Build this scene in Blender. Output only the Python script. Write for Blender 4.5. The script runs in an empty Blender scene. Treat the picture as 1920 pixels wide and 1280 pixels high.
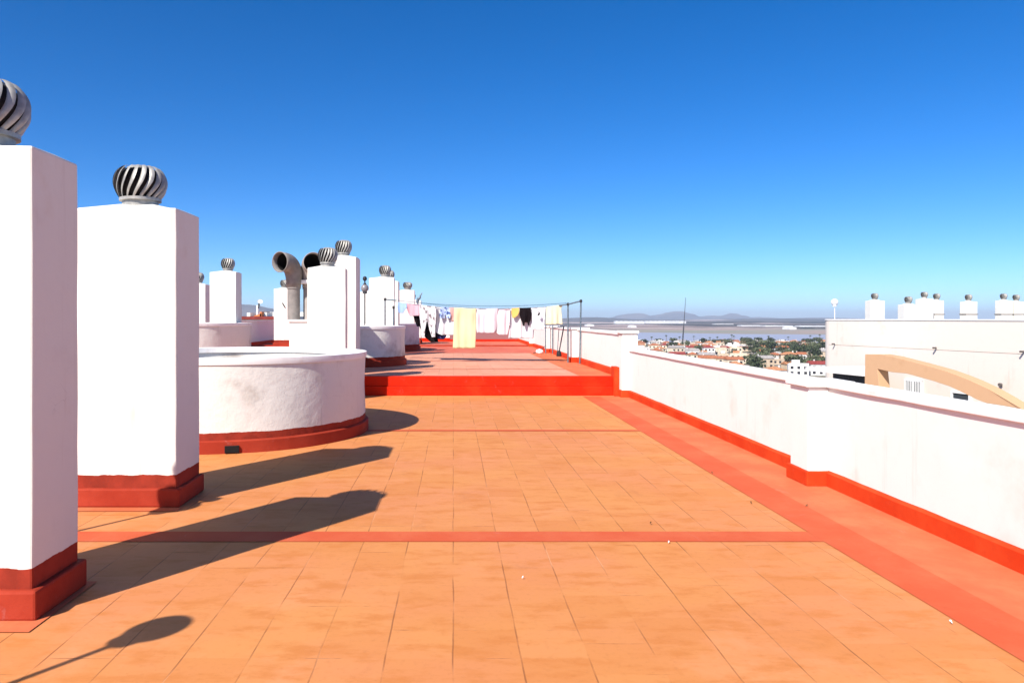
import bpy, bmesh, math, random
from mathutils import Vector, Matrix, noise
R = random.Random(7)
S = bpy.context.scene
HAZE = 8e-5
K = 31.65 / 17.65
C = S.collection
F = 1400.0; EH = 1.65; VX = 850.0; VY = 597.0     # focal length in photo pixels, eye height, vanishing point
ZU = 0.40                                          # floor level of the raised terrace
ZG = -30.0                                         # street level
AZ = math.radians(35.6); EL = math.radians(42.4)   # where shadows run, sun elevation

def pt(x, y, Y):
    return Vector(((x - VX) * Y / F, Y, EH - (y - VY) * Y / F))

# ------------------------------------------------------------------ materials
def srgb(r, g, b):
    f = lambda c: (c / 255) / 12.92 if c / 255 <= .04045 else ((c / 255 + .055) / 1.055) ** 2.4
    return (f(r), f(g), f(b))

class NT:
    def __init__(s, name):
        s.m = bpy.data.materials.new(name); s.m.use_nodes = True
        s.t = s.m.node_tree; s.n = s.t.nodes; s.l = s.t.links
        s.b = s.n['Principled BSDF']; s.out = s.n['Material Output']
    def new(s, k, **kw):
        x = s.n.new(k)
        for a, v in kw.items(): setattr(x, a, v)
        return x
    def math(s, op, a, b=0.0, c=None):
        x = s.new('ShaderNodeMath', operation=op)
        for i, v in enumerate((a, b) if c is None else (a, b, c)):
            if hasattr(v, 'is_linked') or hasattr(v, 'links'): s.l.new(v, x.inputs[i])
            else: x.inputs[i].default_value = v
        return x.outputs[0]
    def mix(s, f, a, b):
        x = s.new('ShaderNodeMix', data_type='RGBA')
        for i, v in ((0, f), (6, a), (7, b)):
            if hasattr(v, 'links'): s.l.new(v, x.inputs[i])
            elif i == 0: x.inputs[0].default_value = v
            else: x.inputs[i].default_value = (*v[:3], 1)
        return x.outputs[2]
    def noise(s, vec, scale, detail=4, rough=.55, stretch=None, dist=0):
        if stretch:
            mp = s.new('ShaderNodeMapping'); mp.inputs['Scale'].default_value = stretch
            s.l.new(vec, mp.inputs[0]); vec = mp.outputs[0]
        x = s.new('ShaderNodeTexNoise'); x.inputs['Scale'].default_value = scale
        x.inputs['Detail'].default_value = detail; x.inputs['Roughness'].default_value = rough
        x.inputs['Distortion'].default_value = dist
        s.l.new(vec, x.inputs['Vector']); return x.outputs['Fac']
    def ramp(s, f, lo, hi):
        x = s.new('ShaderNodeMapRange'); x.interpolation_type = 'SMOOTHSTEP'
        s.l.new(f, x.inputs[0]); x.inputs[1].default_value = lo; x.inputs[2].default_value = hi
        return x.outputs[0]
    def bump(s, h, st, dist=.01):
        x = s.new('ShaderNodeBump'); x.inputs['Strength'].default_value = st; x.inputs['Distance'].default_value = dist
        s.l.new(h, x.inputs['Height']); s.l.new(x.outputs[0], s.b.inputs['Normal'])
    def col(s, c):
        if hasattr(c, 'links'): s.l.new(c, s.b.inputs['Base Color'])
        else: s.b.inputs['Base Color'].default_value = (*c[:3], 1)
    def pos(s): return s.new('ShaderNodeNewGeometry').outputs['Position']
    def obj(s): return s.new('ShaderNodeTexCoord').outputs['Object']

def simple(name, c1, c2=None, scale=8, rough=.8, metal=0, bump=0, stretch=None, spec=.3, lo=.35, hi=.65, dist=.01, detail=4):
    t = NT(name)
    t.b.inputs['Roughness'].default_value = rough; t.b.inputs['Metallic'].default_value = metal
    t.b.inputs['Specular IOR Level'].default_value = spec
    if c2 is None: t.col(c1)
    else:
        n = t.noise(t.obj(), scale, detail, stretch=stretch)
        t.col(t.mix(t.ramp(n, lo, hi), c1, c2))
        if bump: t.bump(n, bump, dist)
    return t.m

def plaster(name, base, stain, red=None, red_h=0.28, amt=.8, bump=.2):
    """lime-washed render; red = painted foot up to red_h above the object's own base"""
    t = NT(name); o = t.obj()
    t.b.inputs['Roughness'].default_value = .85; t.b.inputs['Specular IOR Level'].default_value = .2
    big = t.noise(o, 1.1, 5, .6); med = t.noise(o, 6, 5, .6); fine = t.noise(o, 60, 3)
    drip = t.noise(o, 3.0, 4, .6, stretch=(3, 3, .35))
    c = t.mix(t.math('MULTIPLY', t.ramp(big, .56, .75), amt), base, stain)
    c = t.mix(t.math('MULTIPLY', t.ramp(drip, .6, .8), amt * .5), c, tuple(x * .8 for x in stain))
    st2 = t.noise(o, 9, 4, .7, stretch=(1, 1, .06))
    c = t.mix(t.math('MULTIPLY', t.ramp(st2, .58, .75), .22 * amt), c, tuple(x * .7 for x in stain))
    vo = t.new('ShaderNodeTexVoronoi', feature='DISTANCE_TO_EDGE'); vo.inputs['Scale'].default_value = 1.1
    wv = t.new('ShaderNodeVectorMath', operation='ADD'); nz = t.new('ShaderNodeTexNoise'); nz.inputs['Scale'].default_value = 3; t.l.new(o, nz.inputs['Vector'])
    t.l.new(o, wv.inputs[0]); t.l.new(nz.outputs['Color'], wv.inputs[1]); t.l.new(wv.outputs[0], vo.inputs['Vector'])
    crack = t.math('MULTIPLY', t.math('LESS_THAN', vo.outputs['Distance'], .0022), t.ramp(t.noise(o, .9, 3), .54, .60))
    c = t.mix(t.math('MULTIPLY', crack, .22 * amt), c, tuple(x * .35 for x in stain))
    c = t.mix(t.math('MULTIPLY', t.ramp(med, .5, .8), .15), c, tuple(x * .75 for x in base))
    if red:
        sp = t.new('ShaderNodeSeparateXYZ'); t.l.new(o, sp.inputs[0])
        z = t.math('ADD', sp.outputs[2], t.math('MULTIPLY', t.math('SUBTRACT', t.noise(o, 5, 4, .6), .5), .04))
        m = t.math('LESS_THAN', z, red_h)
        r2 = t.mix(t.ramp(med, .35, .7), red, tuple(x * .72 for x in red))
        c = t.mix(m, c, r2)
    t.col(c)
    h = t.math('ADD', t.math('MULTIPLY', med, 1.0), t.math('MULTIPLY', fine, .18))
    t.bump(h, bump, .02)
    return t.m

WHITE = (.735, .705, .635); STAIN = (.60, .49, .38)
BRICKRED = (.31, .034, .016); VERM = (.52, .017, .003)
M = {}
M['plaster'] = plaster('white_plaster', WHITE, STAIN)
M['plaster_red'] = plaster('white_plaster_red_foot', WHITE, STAIN, BRICKRED)
M['plaster_old'] = plaster('weathered_plaster_red_foot', (.735, .70, .63), (.46, .40, .34), BRICKRED, .25, 1.0, .5)
M['parapet'] = plaster('parapet_plaster', (.775, .745, .685), (.64, .56, .47), amt=.6, bump=.10)
M['neigh'] = plaster('peach_white_render', (.71, .625, .545), (.58, .47, .37), amt=.5, bump=.1)
M['arch'] = plaster('ochre_render', (.60, .355, .20), (.50, .27, .13), amt=.5, bump=.1)
M['pink'] = plaster('shaded_mauve_render', (.27, .125, .125), (.22, .10, .10), amt=.5)  # mauve darkened so the sunlit face reads as shaded

def paint(name, c, worn, dirt):
    t = NT(name); p = t.pos()
    t.b.inputs['Roughness'].default_value = .7; t.b.inputs['Specular IOR Level'].default_value = .08
    a = t.noise(p, 1.6, 6, .62); b = t.noise(p, 14, 4, .6); d = t.noise(p, 3.5, 5, .6, stretch=(.35, 1, 1))
    k = t.mix(t.ramp(a, .38, .68), c, worn)
    k = t.mix(t.math('MULTIPLY', t.ramp(b, .52, .75), .35), k, dirt)
    k = t.mix(t.math('MULTIPLY', t.ramp(d, .6, .8), .3), k, dirt)
    sc = t.noise(p, 5, 6, .75, stretch=(1.2, .5, 1), dist=1.2)
    k = t.mix(t.math('MULTIPLY', t.ramp(sc, .60, .72), .35), k, tuple(min(1, x * .8 + .10) for x in worn))
    t.col(k); t.bump(t.math('ADD', b, t.noise(p, 90, 2)), .25, .006)
    return t.m
M['verm'] = paint('vermilion_paint', VERM, (.53, .032, .007), (.38, .012, .003))
M['brickred'] = paint('brick_red_paint', BRICKRED, (.38, .05, .025), (.24, .022, .012))
M['skirt'] = paint('orange_red_paint', (.55, .042, .009), (.60, .064, .015), (.44, .032, .009))
M['stripe'] = paint('salmon_red_paint', (.53, .092, .036), (.56, .12, .050), (.46, .078, .030))
M['band'] = paint('salmon_paint', (.56, .125, .052), (.60, .17, .072), (.50, .105, .045))
M['upper_red'] = paint('faded_red_paint', (.55, .12, .07), (.60, .17, .10), (.48, .09, .05))

def tiles(name, ca, cb, cc, size=.33):
    t = NT(name); p = t.pos()
    t.b.inputs['Roughness'].default_value = .7; t.b.inputs['Specular IOR Level'].default_value = .25
    sp = t.new('ShaderNodeSeparateXYZ'); t.l.new(p, sp.inputs[0])
    wob = t.math('MULTIPLY', t.math('SUBTRACT', t.noise(p, 1.3, 3), .5), .022)
    u = t.math('DIVIDE', t.math('ADD', sp.outputs[0], wob), size)
    ui = t.math('FLOOR', u); uf = t.math('FRACT', u)
    wn = t.new('ShaderNodeTexWhiteNoise', noise_dimensions='1D'); t.l.new(ui, wn.inputs['W'])
    off = t.math('MULTIPLY', t.math('GREATER_THAN', wn.outputs[0], .62), .5)
    v = t.math('ADD', t.math('DIVIDE', t.math('ADD', sp.outputs[1], wob), size), off)
    vi = t.math('FLOOR', v); vf = t.math('FRACT', v)
    du = t.math('SUBTRACT', .5, t.math('ABSOLUTE', t.math('SUBTRACT', uf, .5)))
    dv = t.math('SUBTRACT', .5, t.math('ABSOLUTE', t.math('SUBTRACT', vf, .5)))
    lw = t.math('MULTIPLY', t.noise(p, 9, 3), .012)
    mu = t.math('SUBTRACT', 1, t.ramp(t.math('SUBTRACT', du, lw), 0, .012))
    mv = t.math('SUBTRACT', 1, t.ramp(t.math('SUBTRACT', dv, lw), 0, .010))
    ku = t.math('MULTIPLY', mu, t.ramp(t.noise(p, 1.7, 4, .6), .36, .60))
    kv = t.math('MULTIPLY', mv, t.ramp(t.noise(p, 2.3, 4, .6), .53, .66))
    g = t.math('MAXIMUM', ku, kv)
    cmb = t.new('ShaderNodeCombineXYZ'); t.l.new(ui, cmb.inputs[0]); t.l.new(vi, cmb.inputs[1])
    w2 = t.new('ShaderNodeTexWhiteNoise', noise_dimensions='3D'); t.l.new(cmb.outputs[0], w2.inputs['Vector'])
    big = t.noise(p, .55, 4); st = t.noise(p, 5.5, 5, .65, stretch=(.55, 1.2, 1)); sm = t.noise(p, 26, 4, .6)
    c = t.mix(t.ramp(big, .35, .65), ca, cb)
    c = t.mix(t.math('MULTIPLY', t.math('POWER', w2.outputs[0], 2.2), .42), c, cc)
    worn = t.noise(p, .9, 6, .68, dist=.8)
    c = t.mix(t.math('MULTIPLY', t.ramp(worn, .55, .70), .35), c, tuple(min(1, x * 1.12 + .035) for x in cb))
    grime = t.noise(p, 1.9, 6, .7, stretch=(1, .6, 1), dist=.5)
    c = t.mix(t.math('MULTIPLY', t.ramp(grime, .57, .72), .3), c, (.36, .125, .045))
    c = t.mix(t.math('MULTIPLY', t.ramp(st, .46, .68), .75), c, cc)
    c = t.mix(t.math('MULTIPLY', t.ramp(sm, .5, .8), .25), c, tuple(x * .7 for x in cc))
    pale = t.math('MULTIPLY', t.ramp(t.noise(p, 3.1, 5, .7), .60, .8), .30)
    c = t.mix(pale, c, tuple(min(1, x * 1.25 + .03) for x in ca))
    gc = t.mix(t.ramp(t.noise(p, 1.1, 2), .56, .66), (.17, .055, .018), (.60, .30, .15))
    c = t.mix(t.math('MULTIPLY', g, .6), c, gc)
    t.col(c)
    t.bump(t.math('SUBTRACT', t.math('MULTIPLY', sm, .25), g), .35, .004)
    return t.m
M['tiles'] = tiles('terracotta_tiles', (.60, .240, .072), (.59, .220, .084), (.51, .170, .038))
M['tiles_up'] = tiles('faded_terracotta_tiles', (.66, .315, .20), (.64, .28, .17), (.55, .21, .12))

M['galv'] = simple('galvanised_steel', (.42, .40, .36), (.30, .285, .26), 14, rough=.5, metal=.35)
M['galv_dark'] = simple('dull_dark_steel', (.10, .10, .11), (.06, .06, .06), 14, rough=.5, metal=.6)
M['fibre'] = simple('grey_fibre_cement', (.25, .225, .205), (.19, .17, .155), 6, rough=.85, bump=.3)
M['fibre_pale'] = simple('pale_fibre_cement', (.36, .32, .29), (.30, .265, .24), 6, rough=.85, bump=.3)
M['pipe_metal'] = simple('painted_post_steel', (.17, .22, .25), (.10, .13, .16), 20, rough=.5, metal=.4)
M['cord'] = simple('blue_plastic_cord', (.05, .16, .24), (.03, .10, .16), 20, rough=.5)
M['black'] = simple('black_plastic', (.012, .012, .014), (.03, .028, .028), 20, rough=.5)
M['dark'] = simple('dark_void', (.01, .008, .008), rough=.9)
M['smoke'] = simple('smoked_globe', (.22, .20, .20), (.30, .27, .26), 3, rough=.25, spec=.6)
M['opal'] = simple('opal_globe', (.85, .85, .85), rough=.25, spec=.5)
M['whitemetal'] = simple('white_metal', (.75, .75, .74), rough=.4)
M['concrete'] = simple('pale_concrete', (.42, .40, .38), (.55, .52, .49), 3, rough=.9, bump=.3)
M['coping'] = simple('coping_mortar', (.84, .80, .76), (.70, .62, .56), 5, rough=.9, bump=.3, lo=.5, hi=.8)
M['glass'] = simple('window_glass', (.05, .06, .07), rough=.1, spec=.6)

# ------------------------------------------------------------------ mesh builder
class MB:
    def __init__(s): s.bm = bmesh.new()
    def quad(s, *p):
        return s.bm.faces.new([s.bm.verts.new(q) for q in p])
    def box(s, x0, x1, y0, y1, z0, z1, mi=0):
        v = [s.bm.verts.new((x, y, z)) for z in (z0, z1) for y in (y0, y1) for x in (x0, x1)]
        for f in ((0, 2, 3, 1), (4, 5, 7, 6), (0, 1, 5, 4), (2, 6, 7, 3), (0, 4, 6, 2), (1, 3, 7, 5)):
            s.bm.faces.new([v[i] for i in f]).material_index = mi
        return s
    def prism(s, poly, vec):
        """closed polygon of 3-D points swept along vec"""
        a = [s.bm.verts.new(p) for p in poly]; b = [s.bm.verts.new(Vector(p) + Vector(vec)) for p in poly]
        n = len(a)
        s.bm.faces.new(a); s.bm.faces.new(b[::-1])
        for i in range(n): s.bm.faces.new((a[i], b[i], b[(i + 1) % n], a[(i + 1) % n]))
        return s
    def lathe(s, prof, n=32, c=(0, 0, 0), cap0=False, cap1=False, wob=0):
        rings = []
        for (r, z) in prof:
            ring = []
            for i in range(n):
                a = 2 * math.pi * i / n
                rr = r + (wob * (noise.noise(Vector((math.cos(a) * 2.1, math.sin(a) * 2.1, z * 2))) if wob else 0))
                ring.append(s.bm.verts.new((c[0] + rr * math.cos(a), c[1] + rr * math.sin(a), c[2] + z)))
            rings.append(ring)
        for a, b in zip(rings, rings[1:]):
            for i in range(n): s.bm.faces.new((a[i], a[(i + 1) % n], b[(i + 1) % n], b[i]))
        if cap0: s.bm.faces.new(rings[0][::-1])
        if cap1: s.bm.faces.new(rings[-1])
        return s
    def tube(s, pts, rad, n=10, caps=True):
        pts = [Vector(p) for p in pts]; rad = rad if hasattr(rad, '__len__') else [rad] * len(pts)
        prev = None; up = None
        for i, p in enumerate(pts):
            d = (pts[min(i + 1, len(pts) - 1)] - pts[max(i - 1, 0)]).normalized()
            if up is None:
                up = Vector((0, 0, 1)) if abs(d.z) < .9 else Vector((0, 1, 0))
            a = (up - d * up.dot(d)).normalized(); up = a; b = d.cross(a)
            ring = [s.bm.verts.new(p + (a * math.cos(2 * math.pi * k / n) + b * math.sin(2 * math.pi * k / n)) * rad[i]) for k in range(n)]
            if prev:
                for k in range(n): s.bm.faces.new((prev[k], prev[(k + 1) % n], ring[(k + 1) % n], ring[k]))
            elif caps: s.bm.faces.new(ring[::-1])
            prev = ring
        if caps: s.bm.faces.new(prev)
        return s
    def cut(s, step=.25, axes='xyz'):
        for ax, v in (('x', 0), ('y', 1), ('z', 2)):
            if ax not in axes: continue
            co = [q.co[v] for q in s.bm.verts]
            lo, hi = min(co), max(co); k = int((hi - lo) / step)
            for i in range(1, k + 1):
                c = lo + (hi - lo) * i / (k + 1)
                no = [0, 0, 0]; no[v] = 1; cc = [0, 0, 0]; cc[v] = c
                bmesh.ops.bisect_plane(s.bm, geom=s.bm.verts[:] + s.bm.edges[:] + s.bm.faces[:], plane_co=cc, plane_no=no)
        return s
    def wobble(s, amp=.004, freq=2.3, seed=0):
        for v in s.bm.verts:
            q = v.co * freq + Vector((seed * 7.3, seed * 3.1, seed))
            v.co += noise.noise_vector(q) * amp
        return s
    def build(s, name, mat, parent=None, loc=None, smooth=False, bevel=0, normals=True, seg=2):
        if normals: bmesh.ops.recalc_face_normals(s.bm, faces=s.bm.faces[:])
        me = bpy.data.meshes.new(name); s.bm.to_mesh(me); s.bm.free()
        for m in (mat if isinstance(mat, (list, tuple)) else [mat]): me.materials.append(m)
        if smooth:
            for p in me.polygons: p.use_smooth = True
            if smooth == 'auto':
                try: me.set_sharp_from_angle(angle=math.radians(35))
                except Exception: pass
        o = bpy.data.objects.new(name, me); C.objects.link(o)
        if parent is not None: o.parent = parent
        if loc is not None: o.location = loc
        if bevel:
            b = o.modifiers.new('bevel', 'BEVEL'); b.width = bevel; b.segments = seg; b.limit_method = 'ANGLE'
            b.angle_limit = math.radians(50); b.harden_normals = False
        return o

def tag(o, label=None, cat=None, group=None, kind=None):
    if label: o['label'] = label
    if cat: o['category'] = cat
    if group: o['group'] = group
    if kind: o['kind'] = kind
    return o
def thing(name, loc, label, cat, group=None, rz=0):
    o = bpy.data.objects.new(name, None); C.objects.link(o)
    o.empty_display_size = .2; o.location = loc; o.rotation_euler = (0, 0, rz)
    return tag(o, label, cat, group)
def part(name, me, parent, loc=(0, 0, 0), rot=(0, 0, 0), sc=(1, 1, 1)):
    o = bpy.data.objects.new(name, me); C.objects.link(o); o.parent = parent
    o.location = loc; o.rotation_euler = rot; o.scale = sc
    return o

# ------------------------------------------------------------------ camera, sun, sky
cam = bpy.data.cameras.new('camera'); co = bpy.data.objects.new('camera', cam); C.objects.link(co)
cam.sensor_width = 36; cam.lens = F / 1920 * 36; cam.shift_x = (960 - VX) / 1920; cam.shift_y = (VY - 640) / 1920
cam.clip_start = .05; cam.clip_end = 60000
co.location = (0, 0, EH); co.rotation_euler = (math.pi / 2, 0, 0)
S.camera = co
sl = bpy.data.lights.new('sun', 'SUN'); so = bpy.data.objects.new('sun', sl); C.objects.link(so)
sl.energy = 5.0; sl.angle = math.radians(.53); sl.color = (1, .95, .88)
sdir = Vector((-math.sin(AZ) * math.cos(EL), -math.cos(AZ) * math.cos(EL), math.sin(EL)))
so.rotation_euler = sdir.to_track_quat('Z', 'Y').to_euler(); so.location = sdir * 60
W = bpy.data.worlds.new('World'); S.world = W; W.use_nodes = True
wt = W.node_tree; bg = wt.nodes['Background']
sky = wt.nodes.new('ShaderNodeTexSky'); sky.sky_type = 'NISHITA'; sky.sun_disc = False
sky.sun_elevation = EL; sky.sun_rotation = math.pi + AZ
sky.altitude = 0; sky.air_density = .5; sky.dust_density = .62; sky.ozone_density = 1.0
hs = wt.nodes.new('ShaderNodeHueSaturation'); hs.inputs['Saturation'].default_value = 1.46
tm = wt.nodes.new('ShaderNodeMix'); tm.data_type = 'RGBA'; tm.blend_type = 'MULTIPLY'; tm.inputs[0].default_value = 1; tm.inputs[7].default_value = (.88, 1.04, 1.18, 1)
wt.links.new(sky.outputs[0], hs.inputs['Color']); wt.links.new(hs.outputs[0], tm.inputs[6])
wt.links.new(tm.outputs[2], bg.inputs[0]); bg.inputs[1].default_value = .115
vs = S.view_settings; vs.view_transform = 'Standard'; vs.look = 'None'; vs.exposure = .6; vs.gamma = 1; vs.use_curve_mapping = False
S.render.engine = 'CYCLES'; S.cycles.use_denoising = True
S.cycles.max_bounces = 8; S.cycles.volume_bounces = 0; S.cycles.diffuse_bounces = 2
S.cycles.sample_clamp_indirect = 8

# ------------------------------------------------------------------ terrace floors
def sheet(name, x0, x1, y0, y1, z, mat, kind='structure'):
    m = MB(); m.quad((x0, y0, z), (x1, y0, z), (x1, y1, z), (x0, y1, z))
    return tag(m.build(name, mat, normals=False), kind=kind)
XL = -9.2; XR = 3.70; YS = 16.15; XRU = 3.55; YE = 40.6
sheet('terrace_floor', XL, XR, -6, YS, 0, M['tiles'])
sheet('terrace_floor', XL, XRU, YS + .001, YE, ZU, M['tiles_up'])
# right-hand painted drainage band and the stripes across
sheet('floor_band', 3.10, XR, -6, 15.84, .004, M['band'])
sheet('floor_band', 2.74, 3.10, -6, 15.84, .004, M['stripe'])
for (a, b) in ((.15, .38), (5.52, 5.78), (10.93, 11.07)):
    sheet('floor_stripe', XL, 2.739, a, b, .004, M['stripe'])
sheet('floor_band', 2.75, XRU, YS + .04, 27, ZU + .004, M['band'])
for (a, b) in ((18.35, 18.45), (21.9, 22.0)):
    sheet('floor_stripe', XL, 2.749, a, b, ZU + .004, M['stripe'])
sheet('floor_band', XL, XRU, 27.0, YE, ZU + .004, M['upper_red'])
# step up to the raised part
m = MB()
m.box(XL, 3.42, 15.98, YS + .03, 0, .20); m.box(XL, 3.42, 16.01, YS + .03, .20, ZU + .012)
m.cut(.35, 'x').wobble(.004, 2)
tag(m.build('terrace_step', M['verm'], bevel=.010), kind='structure')
m = MB(); m.box(XL, XRU, 33.4, 33.6, ZU, ZU + .06); tag(m.build('terrace_step', M['brickred']), kind='structure')

# the block of flats under the terrace
bt = thing('apartment_building', (-2.7, 17, ZG), 'white apartment block whose flat orange roof terrace fills the foreground', 'building')
m = MB()
for (x0, x1, y0, y1, z0, z1) in ((XL - .3, 3.95, -6.3, 41, ZG, -.32),):
    m.box(x0 + 2.7, x1 + 2.7, y0 - 17, y1 - 17, 0, z1 - ZG)
m.build('wall', M['neigh'], bt)
m = MB(); m.box(XL - .3 + 2.7, 3.95 + 2.7, -6.3 - 17, 41 - 17, -.32 - ZG, -.02 - ZG); m.build('roof_slab', M['concrete'], bt)

# ------------------------------------------------------------------ parapets
def pillar(parent, name, x0, x1, y0, y1, z0, zt, skh, ov=.035, seed=0):
    p = MB().box(x0, x1, y0, y1, z0, zt).cut(.3, 'z').wobble(.003, 3, seed).build(name, M['parapet'], parent, bevel=.012)
    MB().box(x0 - ov, x1 + .02, y0 - ov, y1 + ov, zt, zt + .055).wobble(.003, 3, seed).build('coping', M['coping'], p, bevel=.008)
    MB().box(x0 - .03, x1 - .02, y0 - .03, y1 + .03, z0, z0 + skh).cut(.15).wobble(.006, 4, seed).build('skirting', M['skirt'], p, bevel=.012)
    return p
pl = thing('parapet_wall', (3.8, 5, 0), 'low white parapet on the right of the near terrace, with an orange red foot and one square pillar', 'parapet')
def loc(o, p): o.location = Vector(o.location) - p.location; return o
def seg_wall(parent, x0, x1, ya, yb, z0, z1, zc, skx, skh, seed):
    L = Vector(parent.location)
    w = MB().box(x0, x1, ya, yb, z0 - .3, z1).cut(.45, 'yz').wobble(.004, 1.7, seed).build('wall', M['parapet'], parent, bevel=.006); w.location = -L
    c = MB().box(x0 - .030, x1 + .02, ya, yb, z1, zc).cut(.4, 'y').wobble(.0045, 2.5, seed).build('coping', M['coping'], parent, bevel=.008); c.location = -L
    k = MB()
    k.prism([(skx, ya, z0), (skx, ya, z0 + skh * .86), (x0 - .002, ya, z0 + skh), (x0 + .02, ya, z0 + skh), (x0 + .02, ya, z0)], (0, yb - ya, 0))
    k = k.cut(.3, 'y').wobble(.007, 2.6, seed).build('skirting', M['skirt'], parent); k.location = -L
seg_wall(pl, 3.70, 3.90, -6, 7.36, 0, .972, 1.028, 3.665, .155, 1)
seg_wall(pl, 3.70, 3.90, 7.76, 15.62, 0, .965, 1.020, 3.665, .15, 2)
p = pillar(pl, 'pillar', 3.50, 3.93, 7.362, 7.758, 0, .975, .15, seed=3); p.location = -Vector(pl.location)

pu = thing('parapet_wall', (3.7, 28, ZU), 'higher white parapet beside the raised terrace, past the red step, with several square pillars', 'parapet')
seg_wall(pu, XRU, 3.82, 15.95, YE, ZU, 1.305, 1.355, 3.51, .16, 5)
for i, (ya, xi) in enumerate(((15.62, 3.53), (21.25, 3.33), (27.2, 3.36), (33.0, 3.38))):
    p = pillar(pu, 'pillar', xi, 3.86, ya, ya + .33, ZU if i else 0, 1.335, .15, seed=i + 8); p.location = -Vector(pu.location)
m = MB().box(3.42, 3.528, 15.86, 16.2, 0, .62).wobble(.004, 4, 2).build('corner_skirting', M['skirt'], pu, bevel=.01); m.location = -Vector(pu.location)

pw = thing('parapet_wall', (XL, 28, ZU), 'shaded white parapet at the far left edge of the terrace, behind the short chimneys', 'parapet')
L = -Vector(pw.location)
MB().box(XL - .25, XL, YS, YE, ZU - .3, 1.50).cut(.5, 'yz').wobble(.004, 1.7, 4).build('wall', M['parapet'], pw, loc=L)
MB().box(XL - .30, XL + .05, YS, YE, 1.50, 1.56).cut(.5, 'y').wobble(.004, 1.7, 4).build('coping', M['coping'], pw, loc=L)
MB().box(XL, XL + .035, YS, YE - .04, ZU, ZU + .17).cut(.5, 'y').wobble(.004, 1.7, 4).build('skirting', M['verm'], pw, loc=L)
MB().box(XL - .25, XL, -6, YS - .01, -.3, 1.10).build('wall', M['parapet'], pw, loc=L)
pe = thing('end_wall', (-3, YE, ZU), 'white cross wall closing the far end of the terrace behind the washing, red at its foot', 'wall')
L = -Vector(pe.location)
MB().box(XL, -.2, YE, YE + .25, ZU - .3, 1.52).build('wall', M['parapet'], pe, loc=L)
MB().box(XL + .04, -.2, YE - .035, YE, ZU, ZU + .2).build('skirting', M['verm'], pe, loc=L)
MB().box(XL, -.2, YE - .04, YE + .29, 1.52, 1.58).build('coping', M['coping'], pe, loc=L)
pk = thing('end_wall', (1.6, YE, ZU), 'mauve wall with shade in its colour, seen through the gap under the pink sheets', 'wall')
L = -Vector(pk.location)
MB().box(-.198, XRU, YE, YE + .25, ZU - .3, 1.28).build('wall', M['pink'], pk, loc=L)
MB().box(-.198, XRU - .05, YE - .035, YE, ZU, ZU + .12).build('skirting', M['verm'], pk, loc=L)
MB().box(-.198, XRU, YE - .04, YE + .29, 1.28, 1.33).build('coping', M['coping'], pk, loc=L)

# ------------------------------------------------------------------ chimneys with turbine ventilators
def vane_mesh(n=18, seg=12, r0=.252):
    m = MB()
    for k in range(n):
        a0 = 2 * math.pi * k / n
        prev = None
        for j in range(seg + 1):
            t = j / seg
            ph = math.pi * (.10 + .80 * t)
            z = .065 + .30 * t
            r = r0 * (.60 + .40 * math.sin(ph) ** .8) if t < .5 else r0 * (.34 + .66 * math.sin(ph) ** .75)
            z = .065 + .31 * (t if t < .5 else .5 + .5 * (1 - (1 - (t - .5) * 2) ** 1.35))
            a = a0 + .55 * (t - .5) - .5 * (t - .5) ** 2
            w = 2 * math.pi / n
            row = []
            for q, (da, rr) in enumerate(((0, 1.0), (-.20 * w, .99), (-.38 * w, .955), (-.52 * w, .90))):
                row.append(m.bm.verts.new((r * rr * math.cos(a + da), r * rr * math.sin(a + da), z)))
            if prev:
                for q in range(3): m.bm.faces.new((prev[q], prev[q + 1], row[q + 1], row[q]))
            prev = row
    me = bpy.data.meshes.new('vanes'); m.bm.to_mesh(me); m.bm.free(); me.materials.append(M['galv'])
    for p in me.polygons: p.use_smooth = True
    return me
def lathe_mesh(name, prof, mat, n=32, cap0=False, cap1=False):
    m = MB().lathe(prof, n, cap0=cap0, cap1=cap1); me = bpy.data.meshes.new(name)
    bmesh.ops.recalc_face_normals(m.bm, faces=m.bm.faces[:]); m.bm.to_mesh(me); m.bm.free(); me.materials.append(mat)
    for p in me.polygons: p.use_smooth = True
    try: me.set_sharp_from_angle(angle=math.radians(35))
    except Exception: pass
    return me
ME_V = vane_mesh()
ME_N = lathe_mesh('ventilator', [(.168, -.04), (.168, .035), (.195, .038), (.195, .066), (.155, .068), (.05, .07)], M['galv'])
ME_C = lathe_mesh('top_cap', [(.125, .352), (.125, .368), (.09, .384), (.0, .388)], M['galv'])
ME_CORE = lathe_mesh('shade_core', [(.15, .07), (.195, .12), (.222, .19), (.222, .24), (.20, .30), (.15, .345), (.10, .36)], M['dark'], 16)  # dark core, shade of the unlit interior put into its colour
def ventilator(parent, x, y, z, sc, rz):
    v = part('ventilator', ME_N, parent, (x, y, z), (0, 0, rz), (sc, sc, sc * (1.18 if sc < .9 else 1.0)))
    part('vane_head', ME_V, v); part('top_cap', ME_C, v); part('shade_core', ME_CORE, v)
    return v
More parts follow.
